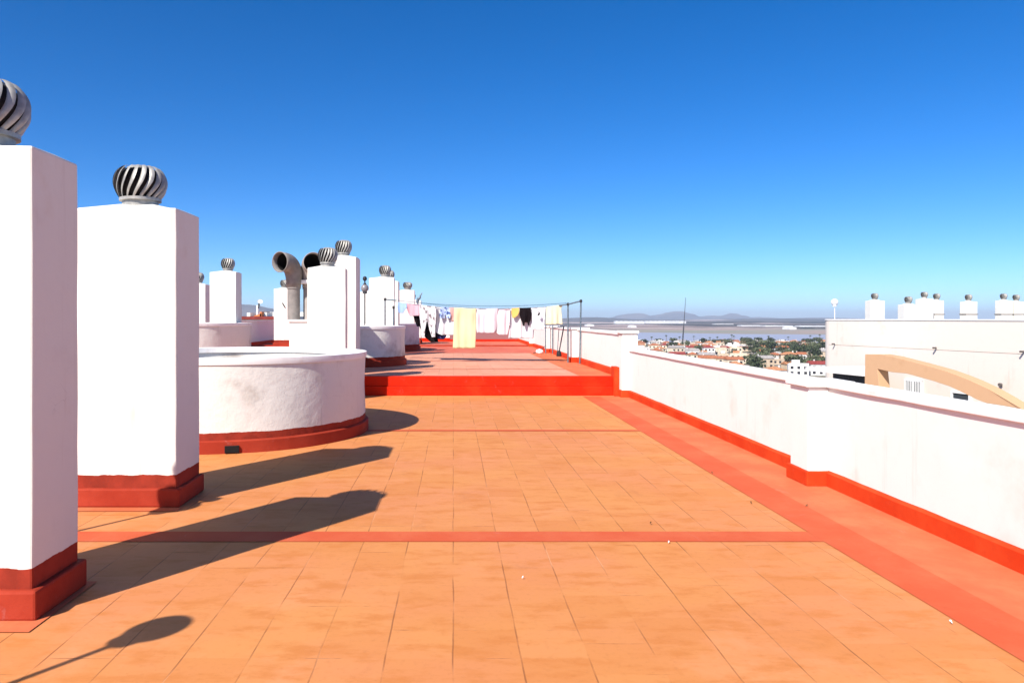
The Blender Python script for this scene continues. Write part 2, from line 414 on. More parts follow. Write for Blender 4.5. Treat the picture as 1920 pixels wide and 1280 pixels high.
def chimney(cx, y0, w, d, z0, h, label, vs_=1.0, rz=0, vx=0, mat='plaster_red', group=None, skirt=True, vent=True, seed=0, name='chimney'):
    """front face at y0 (base level z0), centre cx"""
    t = thing(name, (cx, y0 + d / 2, z0), label, 'chimney', group, rz)
    m = MB(); m.box(-w / 2, w / 2, -d / 2, d / 2, 0, h); m.cut(.3)
    m.wobble(.006, 2.2, seed + 1)
    # slightly domed mortar top
    for v in m.bm.verts:
        if v.co.z > h - .02:
            k = max(0, 1 - max(abs(v.co.x - vx) / (w / 2), abs(v.co.y) / (d / 2)) ** 1.3)
            v.co.z += .085 * k
    m.build('shaft', M[mat], t, bevel=.014)
    if skirt:
        s = .038
        k = MB()
        k.box(-w / 2 - s, w / 2 + s, -d / 2 - s, d / 2 + s, 0, .165); k.cut(.2); k.wobble(.006, 3, seed + 3)
        k.build('skirting', M['brickred'], t, bevel=.016)
    if vent: ventilator(t, vx, 0, h + .065, vs_, seed * .7)
    return t
G = 'white plastered chimneys on the roof terrace'
chimney(-2.715, 4.10, .81, .50, 0, 2.60, 'big white chimney nearest the camera, cut off by the left edge of the photo', 0.97, 0, -.02, group=G, seed=1)
chimney(-2.87, 6.55, .88, .60, 0, 2.62, 'big white chimney with a silver turbine cowl, second from the left edge', 0.93, 0, 0, group=G, seed=2)
chimney(-2.55, 14.92, .76, .5, 0, 2.66, 'white chimney standing in front of the two grey gooseneck pipes', .80, math.radians(4), .0, group=G, seed=3)
chimney(-2.60, 16.9, .80, .75, ZU, 2.64, 'tallest looking white chimney right behind the one by the gooseneck pipes', .78, 0, .06, group=G, seed=4)
chimney(-2.40, 24.9, .84, .5, ZU, 2.60, 'white chimney with a cowl behind the second round well', .82, math.radians(2), .1, group=G, seed=5)
chimney(-2.38, 26.9, .80, .6, ZU, 2.58, 'white chimney mostly hidden just behind the one at the second round well', .80, 0, .04, group=G, seed=6)
chimney(-2.24, 35.5, .78, .5, ZU, 2.58, 'small far white chimney above the pink and blue washing', .90, 0, .05, group=G, seed=7)
chimney(-1.95, 37.4, .66, .6, ZU, 2.15, 'farthest short chimney with a pinkish shaded side, beside the end of the washing line', .62, 0, -.1, group=G, seed=8)
chimney(-6.64, 21.5, .76, .6, ZU, 2.58, 'white chimney rising behind the shaded well on the left', .80, 0, .06, group=G, seed=9)
chimney(-8.75, 25.3, .7, .6, ZU, 2.4, 'narrow strip of a chimney just right of the second big chimney', .8, 0, 0, group=G, seed=10)
c = chimney(-7.72, 33.6, .72, .6, ZU, 2.58, 'small white chimney left of the gooseneck pipes with a dark mark on it', .80, 0, .06, group=G, seed=11)
MB().tube([(.03, -.32, 1.95), (.09, -.34, 1.85), (.15, -.32, 1.74)], .022).build('bracket', M['black'], c)
chimney(-3.42, 29.4, .62, .5, ZU, 2.28, 'plain white block with no cowl behind the slim lamp with the black top', group=G, seed=12, vent=False)
# painted border round the feet of the two near chimneys
sheet('floor_stripe', -3.35, -2.23, 3.92, 4.68, .006, M['band'])
sheet('floor_stripe', -3.42, -2.36, 6.38, 6.51, .006, M['band'])

# ------------------------------------------------------------------ round wells
def well(cx, cy, r, z0, h, label, seed, scup=None):
    t = thing('round_well', (cx, cy, z0), label, 'round wall', 'round light wells on the terrace')
    th = .24; n = 96
    m = MB().lathe([(r, 0), (r, h * .3), (r, h * .6), (r, h - .08)], n, wob=.02)
    m.lathe([(r - th, h - .08), (r - th, -.6)], n)
    m.build('wall', M['plaster_old'], t, smooth='auto', normals=False)
    m = MB().lathe([(r - th - .03, h - .08), (r + .018, h - .08), (r + .024, h - .04), (r + .018, h), (r - th - .03, h), (r - th - .03, h - .08)], n, wob=.012)
    m.build('coping', M['coping'], t, smooth='auto')
    m = MB().lathe([(r - .01, 0), (r + .05, 0), (r + .045, .145), (r + .03, .158), (r - .01, .162)], n, wob=.02)
    m.build('skirting', M['brickred'], t, smooth='auto')
    m = MB().lathe([(r - th + .01, .02), (.0, .02)], n)
    m.build('well_floor', M['concrete'], t)
    if scup:
        a = math.radians(scup)
        o = MB().box(-.085, .085, -.02, .02, .0, .085).build('drain_hole', M['dark'], t, bevel=.004)
        o.location = ((r + .048) * math.cos(a), (r + .048) * math.sin(a), .012); o.rotation_euler = (0, 0, a + math.pi / 2)
    return t
well(-3.25, 11.02, 1.93, 0, 1.16, 'big round low white wall with a drain hole, beside the second big chimney', 1, -74)
well(-2.75, 20.4, 1.42, ZU, 1.05, 'second round white wall, on the raised terrace just past the red step', 2)
well(-2.75, 29.6, 1.40, ZU, 1.05, 'third round wall, the far shaded one behind the hanging trousers', 3)
well(-7.6, 20.6, 1.95, ZU, 1.13, 'shaded round wall at the left, seen over the rim of the big one', 4)

# ------------------------------------------------------------------ service box with gooseneck pipes
bx = thing('service_box', (-3.2, 17.6, ZU), 'white box shaped plinth carrying the two grey gooseneck pipes', 'plinth')
MB().box(-.55, .9, -.55, .6, 0, 1.17).cut(.4).wobble(.004, 2, 3).build('body', M['plaster'], bx, bevel=.01)
MB().box(-.58, .93, -.58, .63, 1.17, 1.225).build('lid', M['coping'], bx, bevel=.008)
MB().box(-.585, .935, -.585, .635, 0, .14).build('skirting', M['brickred'], bx, bevel=.01)
def goose(x, y, az, label, mat, flip=False, collar_z=None):
    t = thing('gooseneck_pipe', (x, y, 1.625), label, 'vent pipe', 'grey gooseneck vent pipes')
    MB().lathe([(.145, 0), (.145, .72), (.162, .72), (.162, .80)], 28).build('pipe', mat, t, smooth='auto')
    d = Vector((math.sin(az), -math.cos(az), 0)); rad = .21
    pts = [Vector((0, 0, .76)), Vector((0, 0, .9)), Vector((0, 0, 1.02))]; B = .31
    for k in range(1, 9):
        a = math.radians(98) * k / 8
        pts.append(Vector((0, 0, 1.02)) + d * (B * (1 - math.cos(a))) + Vector((0, 0, B * math.sin(a))))
    rr = [.165, .18, .195] + [.20 + .003 * k for k in range(1, 9)]
    pts.append(pts[-1] + (pts[-1] - pts[-2]).normalized() * .12); rr.append(.242)
    e = MB().tube(pts, rr, 30, caps=False).build('elbow', mat, t, smooth=True)
    sm = e.modifiers.new('thick', 'SOLIDIFY'); sm.thickness = .018; sm.offset = -1
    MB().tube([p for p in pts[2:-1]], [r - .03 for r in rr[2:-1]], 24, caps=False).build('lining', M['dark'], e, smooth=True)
    if collar_z: MB().box(-.26, .26, -.22, .22, collar_z, collar_z + .09).build('collar', M['coping'], t, bevel=.01)
    return t
goose(-3.75, 17.55, math.radians(-30), 'dark grey gooseneck vent pipe, the left one with its whole round mouth in view', M['fibre'])
goose(-3.42, 17.75, math.radians(22), 'paler gooseneck vent pipe, right one, half hidden by a chimney cowl', M['fibre_pale'], collar_z=.84)

# ------------------------------------------------------------------ lamps
def lamp(x, y, z, h, r, gm, label, fin=True, group='globe lamps on thin posts', pm='galv_dark'):
    t = thing('globe_lamp', (x, y, z), label, 'lamp', group)
    MB().lathe([(.05, 0), (.05, .02), (.019, .03), (.019, h - r)], 14).build('post', M[pm], t, smooth='auto')
    MB().lathe([(r * math.sin(a), h - r * math.cos(a)) for a in [math.pi * k / 16 for k in range(1, 17)]], 28).build('globe', M[gm], t, smooth=True)
    MB().lathe([(r * .55, h - r - .05), (r * .62, h - r + .03), (.02, h - r - .05)], 18).build('collar', M[pm], t, smooth='auto')
    if fin:
        MB().lathe([(r * .5, h + r - .01), (r * .25, h + r + .03), (.02, h + r + .06), (.02, h + r + .09), (.06, h + r + .13), (.065, h + r + .17), (.05, h + r + .215), (.0, h + r + .24)], 18).build('finial', M['black'], t, smooth='auto')
    return t
lamp(-2.62, 22.1, ZU, 2.15, .115, 'smoke', 'slim post lamp with a glass globe and black top behind the second round wall')
lamp(-2.98, 2.02, 0, 2.2, .135, 'smoke', 'lamp post just outside the left edge that throws the bottom left shadow', fin=False)
lamp(-3.77, 4.62, 0, 2.15, .14, 'smoke', 'lamp post hidden behind the nearest chimney that throws a thin shadow')

# ------------------------------------------------------------------ clothes-drying frames and cords
def frame(name, label, legs, top, mat='pipe_metal'):
    t = thing(name, legs[0][0], label, 'drying frame', 'metal drying frames')
    L = Vector(legs[0][0])
    for a, b in legs:
        MB().tube([Vector(a) - L, Vector(b) - L], .022, 10).build('post', M[mat], t)
        if b[2] > 1.5: MB().lathe([(.0, .05), (.03, .04), (.04, .01), (.035, -.03), (.0, -.05)], 12).build('knob', M['black'], t, loc=Vector(b) - L)
    MB().tube([Vector(p) - L for p in top], .02, 10).build('crossbar', M[mat], t)
    return t
Yc = 21.2
frame('drying_frame', 'steel drying frame of two posts at the right end of the washing, by the parapet',
      [((3.24, Yc - .1, ZU), (3.24, Yc - .1, 2.05)), ((3.49, 20.6, ZU), (3.52, 20.6, 2.13))],
      [(3.0, Yc, 2.02), (3.24, Yc - .1, 2.05), (3.52, 20.6, 2.13)])
frame('drying_frame', 'dark steel drying frame in front of the chimney at the left end of the washing',
      [((-2.04, 22.3, ZU), (-2.04, 22.3, 2.22)), ((-1.78, 22.25, ZU), (-1.78, 22.25, 1.98))],
      [(-2.04, 22.3, 2.22), (-1.70, 22.25, 2.19)])
frame('drying_frame', 'second steel drying frame farther along the parapet, half behind the pale yellow shirt',
      [((3.33, 26.9, ZU), (3.33, 26.9, 1.98)), ((3.50, 26.3, ZU), (3.50, 26.3, 2.03))],
      [(3.33, 26.9, 1.98), (3.50, 26.3, 2.03)])
def cord_z(x):      # height of the washing cord at X
    u = (x + 1.75) / 5.0
    return 2.14 + (2.04 - 2.14) * u - .155 * 4 * u * (1 - u)
def cord_y(x): return 22.2 + (Yc - 22.2) * (x + 1.75) / 5.0
def cord(label, f, n=28):
    pts = [f(k / n) for k in range(n + 1)]
    m = MB().tube(pts, .007, 6); o = m.build('washing_cord', M['cord'])
    return tag(o, label, 'cord', 'cords of the washing line')
cord('blue cord the washing hangs on, front one', lambda u: Vector((-1.75 + 5 * u, cord_y(-1.75 + 5 * u), cord_z(-1.75 + 5 * u))))
cord('second blue cord just above and behind the washing', lambda u: Vector((-1.72 + 5.0 * u, cord_y(-1.72 + 5 * u) + .45, 2.20 - .1 * u - .13 * 4 * u * (1 - u))))
cord('long blue cord running from the hooked pole to the far drying frame', lambda u: Vector((-1.62 + 4.98 * u, 33.8 - 7 * u, 2.37 - .40 * u - .10 * 4 * u * (1 - u))))
cord('lowest back cord between the hooked pole and the far drying frame', lambda u: Vector((-1.60 + 5.07 * u, 33.8 - 7.5 * u, 2.29 - .28 * u - .18 * 4 * u * (1 - u))))
hp = thing('hooked_pole', (-1.62, 34, ZU), 'dark teal pole with a bent hooked top rising above the left part of the washing', 'pole')
MB().tube([(0, 0, 0), (0, 0, 1.9), (0.02, 0, 2.1)], .035, 10).build('post', M['pipe_metal'], hp)
MB().tube([(-.03, 0, 1.95), (.02, 0, 2.15), (.10, 0, 2.2), (.12, 0, 2.3), (.2, 0, 2.42)], [.06, .07, .05, .035, .02], 8).build('hook', M['pipe_metal'], hp)

# ------------------------------------------------------------------ the washing
def fabric(name, c, c2=None, scale=10, lo=.45, hi=.55, stretch=None):
    t = NT(name); t.b.inputs['Roughness'].default_value = .9; t.b.inputs['Specular IOR Level'].default_value = .1
    o = t.obj()
    if c2: t.col(t.mix(t.ramp(t.noise(o, scale, 3, stretch=stretch), lo, hi), c, c2))
    else: t.col(c)
    t.bump(t.noise(o, 9, 3, stretch=(1, 1, .4)), .3, .03)
    tr = t.new('ShaderNodeBsdfTranslucent'); ms = t.new('ShaderNodeMixShader'); ms.inputs[0].default_value = .22
    tr.inputs[0].default_value = (*c, 1)
    t.l.new(t.b.outputs[0], ms.inputs[1]); t.l.new(tr.outputs[0], ms.inputs[2]); t.l.new(ms.outputs[0], t.out.inputs[0])
    return t.m
GW = 'washing hung on the line'
def cloth(name, label, cat, spans, mat, dy=0, amp=.032, fq=17, seed=0, holes=None):
    """spans: tables of (photo y, left x, right x) at the line's own depth; first row sits on the cord"""
    x0 = spans[0][0][1]; X0 = (x0 - VX) * Yc / F
    Y0 = cord_y(X0) + dy
    k = Y0 / Yc
    m = MB()
    for tb in spans:
        nx = 18; rows = []
        ny = 22
        ya, yb = tb[0][0], tb[-1][0]
        for j in range(ny + 1):
            yy = ya + (yb - ya) * j / ny
            for a, b in zip(tb, tb[1:]):
                if a[0] <= yy <= b[0] + 1e-6:
                    f = (yy - a[0]) / max(1e-6, b[0] - a[0]); xl = a[1] + (b[1] - a[1]) * f; xr = a[2] + (b[2] - a[2]) * f
            row = []
            for i in range(nx + 1):
                u = i / nx; px = xl + (xr - xl) * u
                X = (px - VX) * Yc / F
                yd = cord_y(X) + dy; X = (px - VX) * yd / F
                zt = cord_z(X) + .006
                yt = VY - (zt - EH) * F / yd
                pyy = yy
                if tb is spans[0] or tb[0][0] <= spans[0][0][0] + 3:
                    f = min(1, (yy - ya) / 8.0); pyy = yt * (1 - f) + yy * f if yt < yy + 6 else yy
                z = EH - (pyy - VY) * yd / F
                drop = max(0, zt - z)
                fold = amp * min(1, drop * 3 + .15) * (math.sin(fq * X + seed * 2 + 1.2 * math.sin(3 * X + drop * 2)) + .5 * math.sin(2.3 * fq * X + seed))
                fold += .03 * noise.noise(Vector((X * 2.2, z * 2.2, seed)))
                row.append(m.bm.verts.new((X, yd + fold - .012, z + .004 * math.sin(11 * X))))
            rows.append(row)
        for a, b in zip(rows, rows[1:]):
            for i in range(nx): m.bm.faces.new((a[i], a[i + 1], b[i + 1], b[i]))
    o = m.build(name, mat, smooth=True, normals=False)
    sd = o.modifiers.new('thick', 'SOLIDIFY'); sd.thickness = .006; sd.offset = 0
    return tag(o, label, cat, GW)
fw = fabric('white_cotton', (.80, .79, .80)); fp = fabric('pink_white_cotton', (.80, .68, .70))
fy = fabric('yellow_terry', (.80, .70, .42)); fpk = fabric('pink_cotton', (.80, .45, .50)); fb = fabric('light_blue_cotton', (.40, .55, .85))
fn = fabric('navy_pattern', (.06, .10, .28), (.50, .62, .85), 9, .42, .5); fbk = fabric('black_cotton', (.012, .008, .010))
fly = fabric('pale_yellow_cotton', (.80, .76, .52)); fo = fabric('yellow_orange_cotton', (.80, .50, .14)); fpe = fabric('peach_cotton', (.80, .48, .42))
fpat = fabric('white_dark_print', (.80, .76, .76), (.22, .17, .17), 7, .54, .60, stretch=(2, 2, 1)); fnv = fabric('navy_cotton', (.03, .03, .10), (.10, .10, .3), 8)
cloth('blouse', 'light blue top at the left end of the washing line', 'clothing', [[(568, 746, 762), (576, 745, 763), (585, 747, 757), (587, 748, 757)]], fb, seed=1)
cloth('shirt', 'pale pink shirt next to the light blue top', 'clothing', [[(568, 761, 787), (580, 763, 788), (592, 768, 787)]], fpk, dy=.02, seed=2)
cloth('trousers', 'black trousers hanging behind the printed white trousers', 'clothing', [[(574, 786, 812), (600, 785, 815), (612, 786, 818), (632, 797, 820), (641, 808, 822)], [(592, 775, 788), (600, 777, 797), (612, 782, 800)]], fbk, dy=.14, seed=3)
cloth('trousers', 'white trousers with dark print, two legs hanging down', 'clothing', [[(573, 787, 817), (590, 786, 818), (603, 788, 817)], [(603, 788, 800), (618, 790, 797), (631, 790, 796)], [(603, 802, 817), (618, 805, 816), (632, 810, 816)]], fpat, dy=-.02, seed=4)
cloth('sheet', 'white sheet with a slanting hem beside the printed trousers', 'laundry', [[(574, 818, 852), (598, 818, 852), (623, 816, 852), (628, 828, 852)]], fw, dy=.08, seed=5)
cloth('shorts', 'blue and navy patterned shorts pinned over the white sheet', 'clothing', [[(576, 827, 842), (585, 825, 844), (590, 824, 845)], [(590, 824, 834), (597, 825, 834)], [(590, 836, 845), (596, 837, 844)]], fn, dy=-.03, seed=6)
cloth('skirt', 'navy cloth showing below the hem of the white sheet', 'clothing', [[(580, 816, 838), (624, 815, 838), (632, 817, 836), (636, 820, 832)]], fnv, dy=.20, seed=14)
cloth('blouse', 'peach top between the patterned shorts and the yellow towel', 'clothing', [[(576, 843, 853), (590, 842, 853), (602, 846, 853)]], fpe, dy=-.01, seed=7)
cloth('towel', 'large pale yellow towel hanging lowest in the middle of the line', 'towel', [[(577, 852, 893), (610, 851, 893), (653, 849, 891)]], fy, dy=-.04, amp=.024, fq=13, seed=8)
cloth('sheet', 'broad pinkish white sheet right of the yellow towel', 'laundry', [[(577, 893, 934), (600, 893, 933), (617, 893, 932), (624, 894, 926)]], fp, seed=9)
cloth('sheet', 'narrow pink tinted sheet with a longer hem, right of the broad one', 'laundry', [[(577, 933, 957), (600, 930, 956), (620, 926, 953), (628, 936, 951)]], fp, dy=.03, amp=.03, seed=10)
cloth('sheet', 'long white sheet behind the small orange cloth and the black top', 'laundry', [[(577, 957, 1003), (610, 956, 1002), (634, 953, 1000)]], fw, dy=.10, amp=.03, seed=11)
cloth('cloth', 'small yellow orange cloth left of the black top', 'laundry', [[(576, 959, 974), (586, 959, 973), (592, 960, 970), (596, 961, 964)]], fo, dy=-.03, seed=12)
cloth('tank_top', 'black tank top pegged upside down with its straps hanging', 'clothing', [[(576, 974, 995), (590, 974, 997), (600, 977, 995), (604, 979, 993)], [(604, 979, 984), (611, 980.5, 983)], [(604, 989, 993), (610, 990.5, 992.5)]], fbk, dy=-.04, seed=13)
ts = cloth('t_shirt', 'white t-shirt with a small dark print between the black and the pale yellow tops', 'clothing', [[(575, 996, 1024), (600, 998, 1021), (618, 999, 1020)]], fw, seed=15)
MB().tube([(0, 0, .08), (.03, 0, .04), (.03, 0, 0), (0, 0, -.04), (-.02, 0, -.03)], [.006, .014, .03, .03, .01], 6).build('print', M['black'], ts, loc=pt(1009, 588, Yc - .03))
cloth('shirt', 'pale yellow shirt at the right end of the washing line', 'clothing', [[(573, 1026, 1056), (580, 1024, 1052), (608, 1023, 1055)]], fly, dy=-.02, seed=16)

# folded parasol pole, bag, stick
um = thing('leaning_pole', tuple(pt(1048, 668, 21.7)), 'dark pole leaning by the parapet with a black weighted foot', 'pole')
MB().lathe([(.0, 0), (.07, 0), (.075, .03), (.06, .14), (.03, .17), (.0, .17)], 16).build('foot', M['black'], um, smooth='auto')
MB().tube([(0, 0, .1), (.14, 0.0, .86)], .018, 8).build('pole', M['galv_dark'], um)
MB().tube([(-.05, 0, .08), (.0, .0, .80)], .010, 8).build('strut', M['pipe_metal'], um)
MB().tube([(-.16, 0, .83), (.16, 0, .87)], .012, 8).build('arm', M['galv_dark'], um)
bg_ = MB(); bmesh.ops.create_icosphere(bg_.bm, subdivisions=3, radius=.13)
for v in bg_.bm.verts:
    v.co.z *= .75; v.co += noise.noise_vector(v.co * 9) * .03
    if v.co.z < -.07: v.co.z = -.07
b = pt(1012, 663, 26.5); b.z = ZU + .075
tag(bg_.build('plastic_bag', M['opal'], loc=b, smooth=True), 'small crumpled white plastic bag lying on the floor near the parapet', 'bag')
tag(MB().tube([(-.28, -.05, 0), (-.1, 0, .04), (.1, .0, .2), (.13, .0, .24)], .014, 8).build('stick', M['galv_dark'], loc=Vector((b.x + .07, b.y + .2, ZU + .02))), 'short dark stick propped beside the white plastic bag', 'stick')

# small litter on the near floor
def leaf(x, y, s, mat, label, name, cat, white=False):
    Y = F * EH / (y - VY); X = (x - VX) * Y / F; s *= .65
    m = MB(); n = 9
    pts = [(s * math.cos(2 * math.pi * k / n) * R.uniform(.7, 1.1), s * .45 * math.sin(2 * math.pi * k / n) * R.uniform(.7, 1.1), .006 * math.sin(k)) for k in range(n)]
    m.prism(pts, (0, 0, .004))
    o = m.build(name, mat, loc=(X, Y, .014)); o.rotation_euler = (0, 0, R.uniform(0, 3))
    tag(o, label, cat)
lm = simple('dry_leaf', (.10, .05, .02), (.2, .1, .04), 30)
leaf(1335, 888, .022, lm, 'small brown leaf on the edge of the painted band, farthest up the terrace', 'dry_leaf', 'leaf')
leaf(1408, 944, .024, lm, 'small brown leaf on the band edge, nearer than the other edge leaf', 'dry_leaf', 'leaf')
leaf(1513, 950, .022, lm, 'brown leaf lying in the middle of the salmon band', 'dry_leaf', 'leaf')
leaf(1220, 983, .018, lm, 'tiny brown leaf on the tiles just beyond the first cross stripe', 'dry_leaf', 'leaf')
leaf(1254, 1019, .016, M['opal'], 'white speck of paper just in front of the red cross stripe', 'paper_scrap', 'litter')
leaf(1783, 1170, .016, M['opal'], 'white scrap of paper on the tiles at the lower right', 'paper_scrap', 'litter')
leaf(980, 1086, .011, M['opal'], 'tiny white scrap near the centre of the near tiles', 'paper_scrap', 'litter')




# ------------------------------------------------------------------ neighbouring building on the right
nA = Vector((17.12, 35.0, 0)); ang = math.atan2(2.05, 9.5)
u_ = Vector((math.sin(ang), -math.cos(ang), 0)); n_ = Vector((-math.cos(ang), -math.sin(ang), 0))   # along the wall towards us, out of the wall
def on_plane(x, y, off):
    o = nA + n_ * off; k = (x - VX) / F
    Y = (o.x * n_.x + o.y * n_.y) / (k * n_.x + n_.y)
    return Vector((k * Y, Y, EH - (y - VY) * Y / F))
def wbox(m, s0, s1, d0, d1, z0, z1):
    """box in wall coordinates: s along the wall, d out of the wall"""
    P = [nA + u_ * s + n_ * d for s, d in ((s0, d0), (s1, d0), (s1, d1), (s0, d1))]
    m.prism([(p.x, p.y, z0) for p in P], (0, 0, z1 - z0)); return m
M['wall_seam'] = simple('joint_line', (.60, .50, .42), rough=.9)  # seam across the wall, slightly darker than the render
nb = thing('apartment_building', (nA.x, nA.y, ZG), 'pale peach apartment block across the street with chimneys along its flat roof', 'building')
NL = Vector(nb.location)
m = MB(); poly = []
rc = .7
cc = nA + u_ * rc - n_ * rc
for k in range(9):
    a = math.pi / 2 * k / 8
    poly.append(cc - u_ * rc * math.cos(a) + n_ * rc * math.sin(a))
poly += [nA + u_ * 30, nA + u_ * 30 - n_ * 13, nA - n_ * 13]
m.prism([(p.x, p.y, ZG) for p in poly], (0, 0, .5 - ZG)).build('wall', M['neigh'], nb, loc=-NL)
# parapet ring of the roof
inner = [p - n_ * .22 for p in poly[:9]]
m = MB()
outer = poly[:9] + [poly[9]]; inn = [cc + (p - cc) * .7 for p in poly[:9]] + [poly[9] - n_ * .22]
m.prism([(p.x, p.y, .502) for p in outer + inn[::-1]], (0, 0, 1.07)).build('parapet', M['neigh'], nb, loc=-NL)
m = MB(); o2 = [p + (p - cc).normalized() * .03 for p in poly[:9]] + [poly[9] + n_ * .03]
m.prism([(p.x, p.y, 1.572) for p in o2 + inn[::-1]], (0, 0, .05)).build('coping', M['coping'], nb, loc=-NL)
m = MB(); wbox(m, .7, 30, 0, .012, .455, .475); m.build('joint', M['wall_seam'], nb, loc=-NL)
jm = simple('weep_pipe', (.12, .10, .09), rough=.8)
for x, y in ((1565, 644.5), (1755, 652), (1919, 659)):
    p = on_plane(x, y, .05); a = MB(); sc = .03
    a.tube([(0, 0, 0), n_ * .14], sc if x < 1600 else .035, 10).build('spout', jm, nb, loc=p - NL)
# lower slab roof and a dark block for the shade under it at the left, ledges at the right
scol = (on_plane(1640, 700, 3.5) - nA).dot(u_); swal = (on_plane(1643, 700, 0) - nA).dot(u_)
def skew(m, s0, d0, d1, z0, z1):
    e = lambda d: swal + (scol - swal) * d / 3.5
    P = [nA + u_ * s_ + n_ * d for s_, d in ((s0, d0), (e(d0), d0), (e(d1), d1), (s0, d1))]
    m.prism([(p.x, p.y, z0) for p in P], (0, 0, z1 - z0)); return m
m = MB(); skew(m, 3.4, .02, 3.3, -.50, -.36); m.build('roof_slab', M['coping'], nb, loc=-NL)
m = MB(); skew(m, 3.9, .02, 2.4, -4.2, -.502); m.build('shade_block', M['galv_dark'], nb, loc=-NL)
m = MB(); wbox(m, 10.6, 22, .02, .42, -.32, -.18); m.build('canopy', M['coping'], nb, loc=-NL)
m = MB(); wbox(m, 10.6, 14, .02, .5, -1.05, -.95); m.build('ledge', M['coping'], nb, loc=-NL)
for x0, x1, y0, y1 in ((1788, 1818, 736, 775),):
    a, b = on_plane(x0, y0, 0), on_plane(x1, y1, 0); sA, sB = (a - nA).dot(u_), (b - nA).dot(u_)
    w = wbox(MB(), sA, sB, 0, .02, -2.6, a.z).build('door', M['glass'], nb, loc=-NL)
    m = MB(); wbox(m, sA - .08, sA, 0, .06, -2.6, a.z); wbox(m, sB, sB + .08, 0, .06, -2.6, a.z); wbox(m, sA - .08, sB + .08, 0, .065, a.z, a.z + .08); m.build('door_frame', M['whitemetal'], w)
w = wbox(MB(), 10.8, 21.5, 0, .03, -.62, -.325).build('window', M['glass'], nb, loc=-NL)  # dark glass band added for the strip of shade under the canopy
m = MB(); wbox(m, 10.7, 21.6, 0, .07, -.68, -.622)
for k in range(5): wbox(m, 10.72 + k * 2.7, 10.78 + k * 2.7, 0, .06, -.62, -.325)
m.build('window_frame', M['arch'], w)  # frame added to go with that dark band
p = on_plane(1877, 721, .06); a = MB(); a.tube([(0, 0, 0), n_ * .08], .06, 12).build('wall_lamp', jm, nb, loc=p - NL)
# the window with its bars
fr = MB(); g = MB()
wa = on_plane(1700, 713, 0.0); wb = on_plane(1728, 737, 0.0)
sa = (wa - nA).dot(u_); sb = (wb - nA).dot(u_)
wp = wbox(MB(), sa, sb, .0, .02, wb.z, wa.z).build('window', M['glass'], nb, loc=-NL)
m = MB()
for s in (sa - .06, (sa + sb) / 2 - .05, sb - .0): wbox(m, s, s + .07, .0, .07, wb.z - .06, wa.z + .06)
wbox(m, sa - .06, sb + .07, .0, .075, wa.z, wa.z + .07); wbox(m, sa - .1, sb + .1, .0, .09, wb.z - .07, wb.z)
m.build('window_frame', M['whitemetal'], wp, loc=(0, 0, 0))
m = MB()
for k in range(9):
    s = sa + (sb - sa) * (k + .5) / 9; wbox(m, s, s + .025, .09, .115, wb.z, wa.z)
m.build('bars', M['whitemetal'], wp)
for r_ in range(4):
    for k in range(5):
        s = 1.5 + k * 4.6; z = -4.2 - r_ * 2.9
        w = wbox(MB(), s, s + 1.5, 0, .02, z - 1.2, z).build('window', M['glass'], nb, loc=-NL)
        m = MB(); wbox(m, s - .07, s + 1.57, 0, .05, z, z + .08); wbox(m, s - .1, s + 1.6, 0, .12, z - 1.3, z - 1.2); wbox(m, s + .72, s + .78, .0, .05, z - 1.2, z)
        wbox(m, s - .07, s, 0, .05, z - 1.2, z); wbox(m, s + 1.5, s + 1.57, 0, .05, z - 1.2, z)
        m.build('window_frame', M['whitemetal'], w)
# ochre arched beam
outl = [(1621, 735), (1622, 664), (1650, 664), (1675, 668.5), (1700, 675), (1740, 685.5), (1770, 694), (1795, 703), (1820, 713), (1850, 727), (1880, 744), (1915, 765), (1950, 790), (1990, 820)]
innr = [(1990, 835), (1950, 795), (1915, 766.5), (1880, 760), (1850, 755.5), (1830, 748), (1810, 738), (1780, 724), (1750, 714), (1725, 707), (1700, 700), (1672, 697.5), (1645, 691.5), (1650, 740)]
P3 = [on_plane(x, y, 3.5) for x, y in outl + innr]
ar = thing('arched_beam', tuple(on_plane(1640, 735, 3.5)), 'ochre curved concrete beam arching down in front of the peach block', 'arch')
MB().prism(P3, n_ * -.45).build('beam', M['arch'], ar, loc=-Vector(ar.location), bevel=.01)
m = MB(); wbox(m, (P3[0] - nA).dot(u_), (P3[0] - nA).dot(u_) + .62, 3.06, 3.49, ZG, P3[0].z + .1); m.build('column', M['arch'], ar, loc=-Vector(ar.location))
# chimneys on the neighbouring roof
GN = 'white chimneys on the roof of the peach block'
spec = [(1646, 33.7, .62, 560, 'square white chimney nearest the globe lamp on the peach block', 0),
        (1710, 31.4, .62, 567, 'shortest and widest chimney of the peach block, just left of the tallest one', 0),
        (1739, 35.2, .58, 557, 'tallest white chimney of the peach block, in the middle of a close group of three', 0),
        (1761, 35.8, .46, 560, 'round necked chimney with a dark cowl, rightmost of the close group of three', 1),
        (1822, 35.3, .54, 562, 'lone white chimney with a collar in the middle gap of the peach block roof', 1),
        (1888, 36.2, .54, 560, 'white chimney with a collar, left of the pair at the right edge of the photo', 1),
        (1911, 36.4, .48, 562, 'white chimney with a dark flat cowl at the very right edge of the photo', 1)]
for i, (x, Y, w, yt, lab, col) in enumerate(spec):
    X = (x - VX) * Y / F; zt = EH - (yt - VY) * Y / F
    c = chimney(X, Y, w, w * .8, .5, zt - .5 - .09, lab, .62, 0, group=GN, skirt=False, mat='plaster', seed=20 + i)
    if col:
        zc = EH - (590 - VY) * Y / F - .5
        MB().box(-w / 2 - .02, w / 2 + .02, -w * .4 - .02, w * .4 + .02, zc, zc + .05).build('collar', M['fibre'], c)
